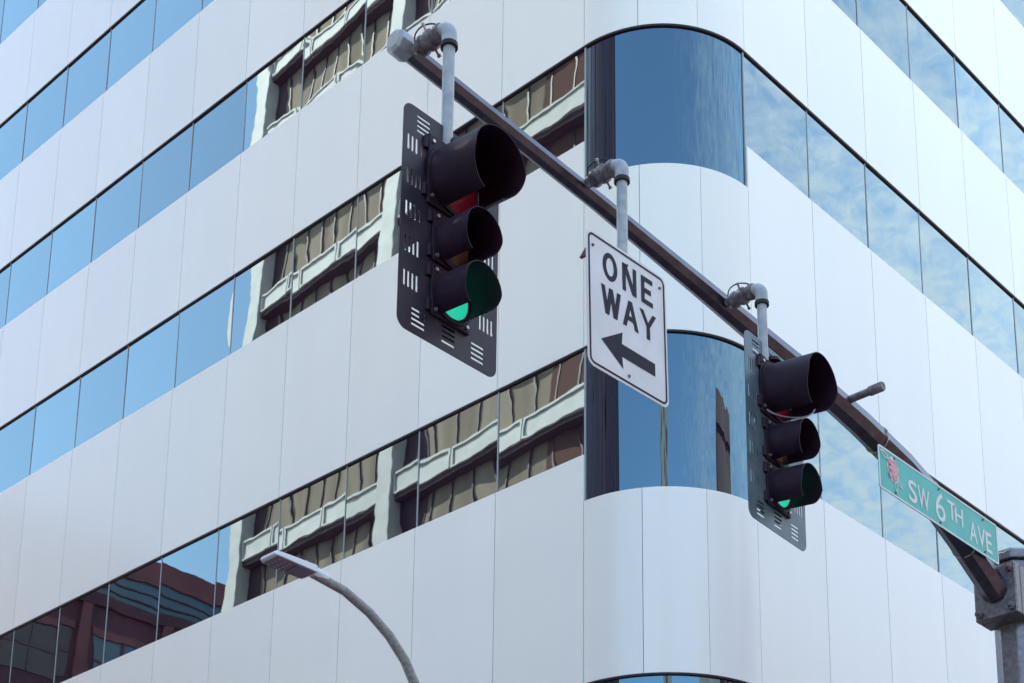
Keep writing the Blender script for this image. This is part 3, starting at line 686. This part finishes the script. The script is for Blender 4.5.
# rose emblem: white keyline, pink petals, two leaves
def blob(cy, cz, ry, rz, rot=0, n=24, wob=0.0, ph=0):
    o = []
    for k in range(n):
        t = 2*PI*k/n; q = 1 + wob*math.sin(5*t + ph); a, b = ry*q*math.cos(t), rz*q*math.sin(t)
        o.append((cy + a*math.cos(rot) - b*math.sin(rot), cz + a*math.sin(rot) + b*math.cos(rot)))
    return o
def leaf(cy, cz, l, wd, rot, n=10):
    o = [(l*(2*k/n-1), wd*math.sin(PI*k/n)) for k in range(n+1)] + [(l*(1-2*k/n), -wd*math.sin(PI*k/n)) for k in range(1, n)]
    return [(cy + a*math.cos(rot) - b*math.sin(rot), cz + a*math.sin(rot) + b*math.cos(rot)) for a, b in o]
def flat(name, loops, mt, x, par): o = curve_shape(name, loops, 0.0012, mt, par); o.location = (x, 0, 0); return o
em = flat('emblem', [blob(0.178, 0.188, 0.072, 0.088, 0.15, 40, 0.05)], M['sign_letter'], 0.0032, ss)
for lp in (leaf(0.075, 0.262, 0.058, 0.020, rad(-18)), leaf(0.207, 0.078, 0.045, 0.020, rad(-75)), leaf(0.253, 0.108, 0.042, 0.015, rad(-22))):
    inner = [((a - sum(p[0] for p in lp)/len(lp))*0.72 + sum(p[0] for p in lp)/len(lp), (b - sum(p[1] for p in lp)/len(lp))*0.66 + sum(p[1] for p in lp)/len(lp)) for a, b in lp]
    flat('leaf', [lp, inner], M['sign_letter'], 0.0030, em)
for cy, cz, ry, rz, ro in ((0.146, 0.228, .030, .036, .5), (0.200, 0.236, .034, .028, -.3), (0.216, 0.186, .026, .036, .2), (0.196, 0.135, .034, .026, .4), (0.148, 0.148, .028, .034, -.5), (0.138, 0.190, .022, .030, 0)):
    flat('petal', [blob(cy, cz, ry*0.94, rz*0.94, ro)], M['pink'], 0.0041, em)
flat('petal', [blob(0.178, 0.188, .038, .044, .3, 24, .06)], M['pink2'], 0.0051, em)
flat('petal', [blob(0.178, 0.190, .027, .031, .1, 24, .08, 1)], M['pink'], 0.0061, em)
flat('petal', [blob(0.176, 0.192, .012, .014, .1)], M['pink2'], 0.0071, em)
def arm_at(y):
    for (ya, za, ra), (yb, zb, rb) in zip(path, path[1:]):
        if ya <= y <= yb: q = (y-ya)/(yb-ya); return za+(zb-za)*q, ra+(rb-ra)*q
for y in (0.22, 0.86, 1.36):
    zc, r = arm_at(-6.66+y); r += 0.003
    bm = bmesh.new(); yy = -6.66 + y; pts = []
    for k in range(25):
        a = 2*PI*k/24; pts.append((AX - 7.03 + (r)*math.cos(a), y, zc - 5.128 - 0.0 + r*math.sin(a)))
    tube(bm, pts, 0.005, 6, caps=False, upv=Vector((0, 1, 0))); obj('strap', bm, M['strap'], ss)
for y in (0.20, 0.78, 1.40):
    for z in (0.28, 0.03):
        bm = bmesh.new(); tube(bm, [(0.002, y, z), (0.010, y, z)], [0.008, 0.007], 6); obj('bolt', bm, M['clamp'], ss)

# ------------------------------------------------------------------ street lamp
LX = 0.64
lamp = thing('street_lamp', 'street lamp with flat grey head on a curved weathered arm', 'street lamp', (LX, -4.55, GZ+0.15))
f = lambda x, y, z: (x - LX, y + 4.55, z - (GZ+0.15))
bm = bmesh.new(); tube(bm, [f(LX, -4.55, GZ+0.17), f(LX, -4.55, 4.9)], [0.10, 0.065], 20); smooth_sides(obj('pole', bm, M['rusty'], lamp))
bm = bmesh.new(); tube(bm, [(0, 0, 0), (0, 0, 0.03), (0, 0, 0.031), (0, 0, 0.16)], [.20, .20, .13, .105], 20); obj('base', bm, M['rusty'], lamp)
arm = [(-4.55, 4.90), (-4.57, 5.2), (-4.63, 5.52), (-4.72, 5.78), (-4.80, 5.93), (-4.93, 6.12), (-5.15, 6.32), (-5.42, 6.48), (-5.75, 6.60), (-6.10, 6.640), (-6.16, 6.645)]
bm = bmesh.new(); tube(bm, [f(LX, y, z) for y, z in arm], [.058, .056, .054, .052, .051, .050, .049, .047, .046, .044, .043], 20); smooth_sides(obj('arm', bm, M['rusty'], lamp))
hd = bmesh.new()
# flat slab head: broad at the tip, narrowing to the arm
secs = [(-6.69, .105, 6.632, 6.655), (-6.66, .122, 6.62, 6.675), (-6.42, .122, 6.615, 6.685), (-6.19, .120, 6.612, 6.69), (-6.165, .10, 6.62, 6.685)]
rg = []
for y, hw, za, zb in secs: rg.append([hd.verts.new(f(LX + a, y, z)) for a, z in ((-hw, za), (hw, za), (hw, zb-0.012), (hw-0.02, zb), (-hw+0.02, zb), (-hw, zb-0.012))])
for a, b in zip(rg, rg[1:]):
    for k in range(6): hd.faces.new((a[k], a[(k+1) % 6], b[(k+1) % 6], b[k]))
hd.faces.new(rg[0][::-1]); hd.faces.new(rg[-1])
head = obj('lamp_head', hd, M['lamp_white'], lamp, bevel=0.004)
bm = bmesh.new(); box(bm, -0.112, 0.112, -6.655+4.55, -6.425+4.55, 6.606-(GZ+.15), 6.613-(GZ+.15), 0)
for i in range(4):
    for k in range(3):
        x = -0.078 + i*0.052; y = -6.625+4.55 + k*0.062; box(bm, x-0.013, x+0.013, y, y+0.030, 6.602-(GZ+.15), 6.6055-(GZ+.15), 1)
obj('led_panel', bm, [M['lamp_under'], M['led']], head)
bm = bmesh.new(); box(bm, -0.10, 0.10, -6.415+4.55, -6.20+4.55, 6.600-(GZ+.15), 6.611-(GZ+.15)); obj('driver_door', bm, M['lamp_under'], head, bevel=0.003)
bm = bmesh.new(); tube(bm, [f(LX, -6.30, 6.69), f(LX, -6.30, 6.745), f(LX, -6.30, 6.76)], [.042, .042, .03], 20); smooth_sides(obj('photocell', bm, M['black'], head))
bm = bmesh.new(); tube(bm, [f(LX, -6.26, 6.68), f(LX, -6.10, 6.66), f(LX, -5.98, 6.65)], [.062, .058, .050], 20); smooth_sides(obj('collar', bm, M['lamp_white'], head))
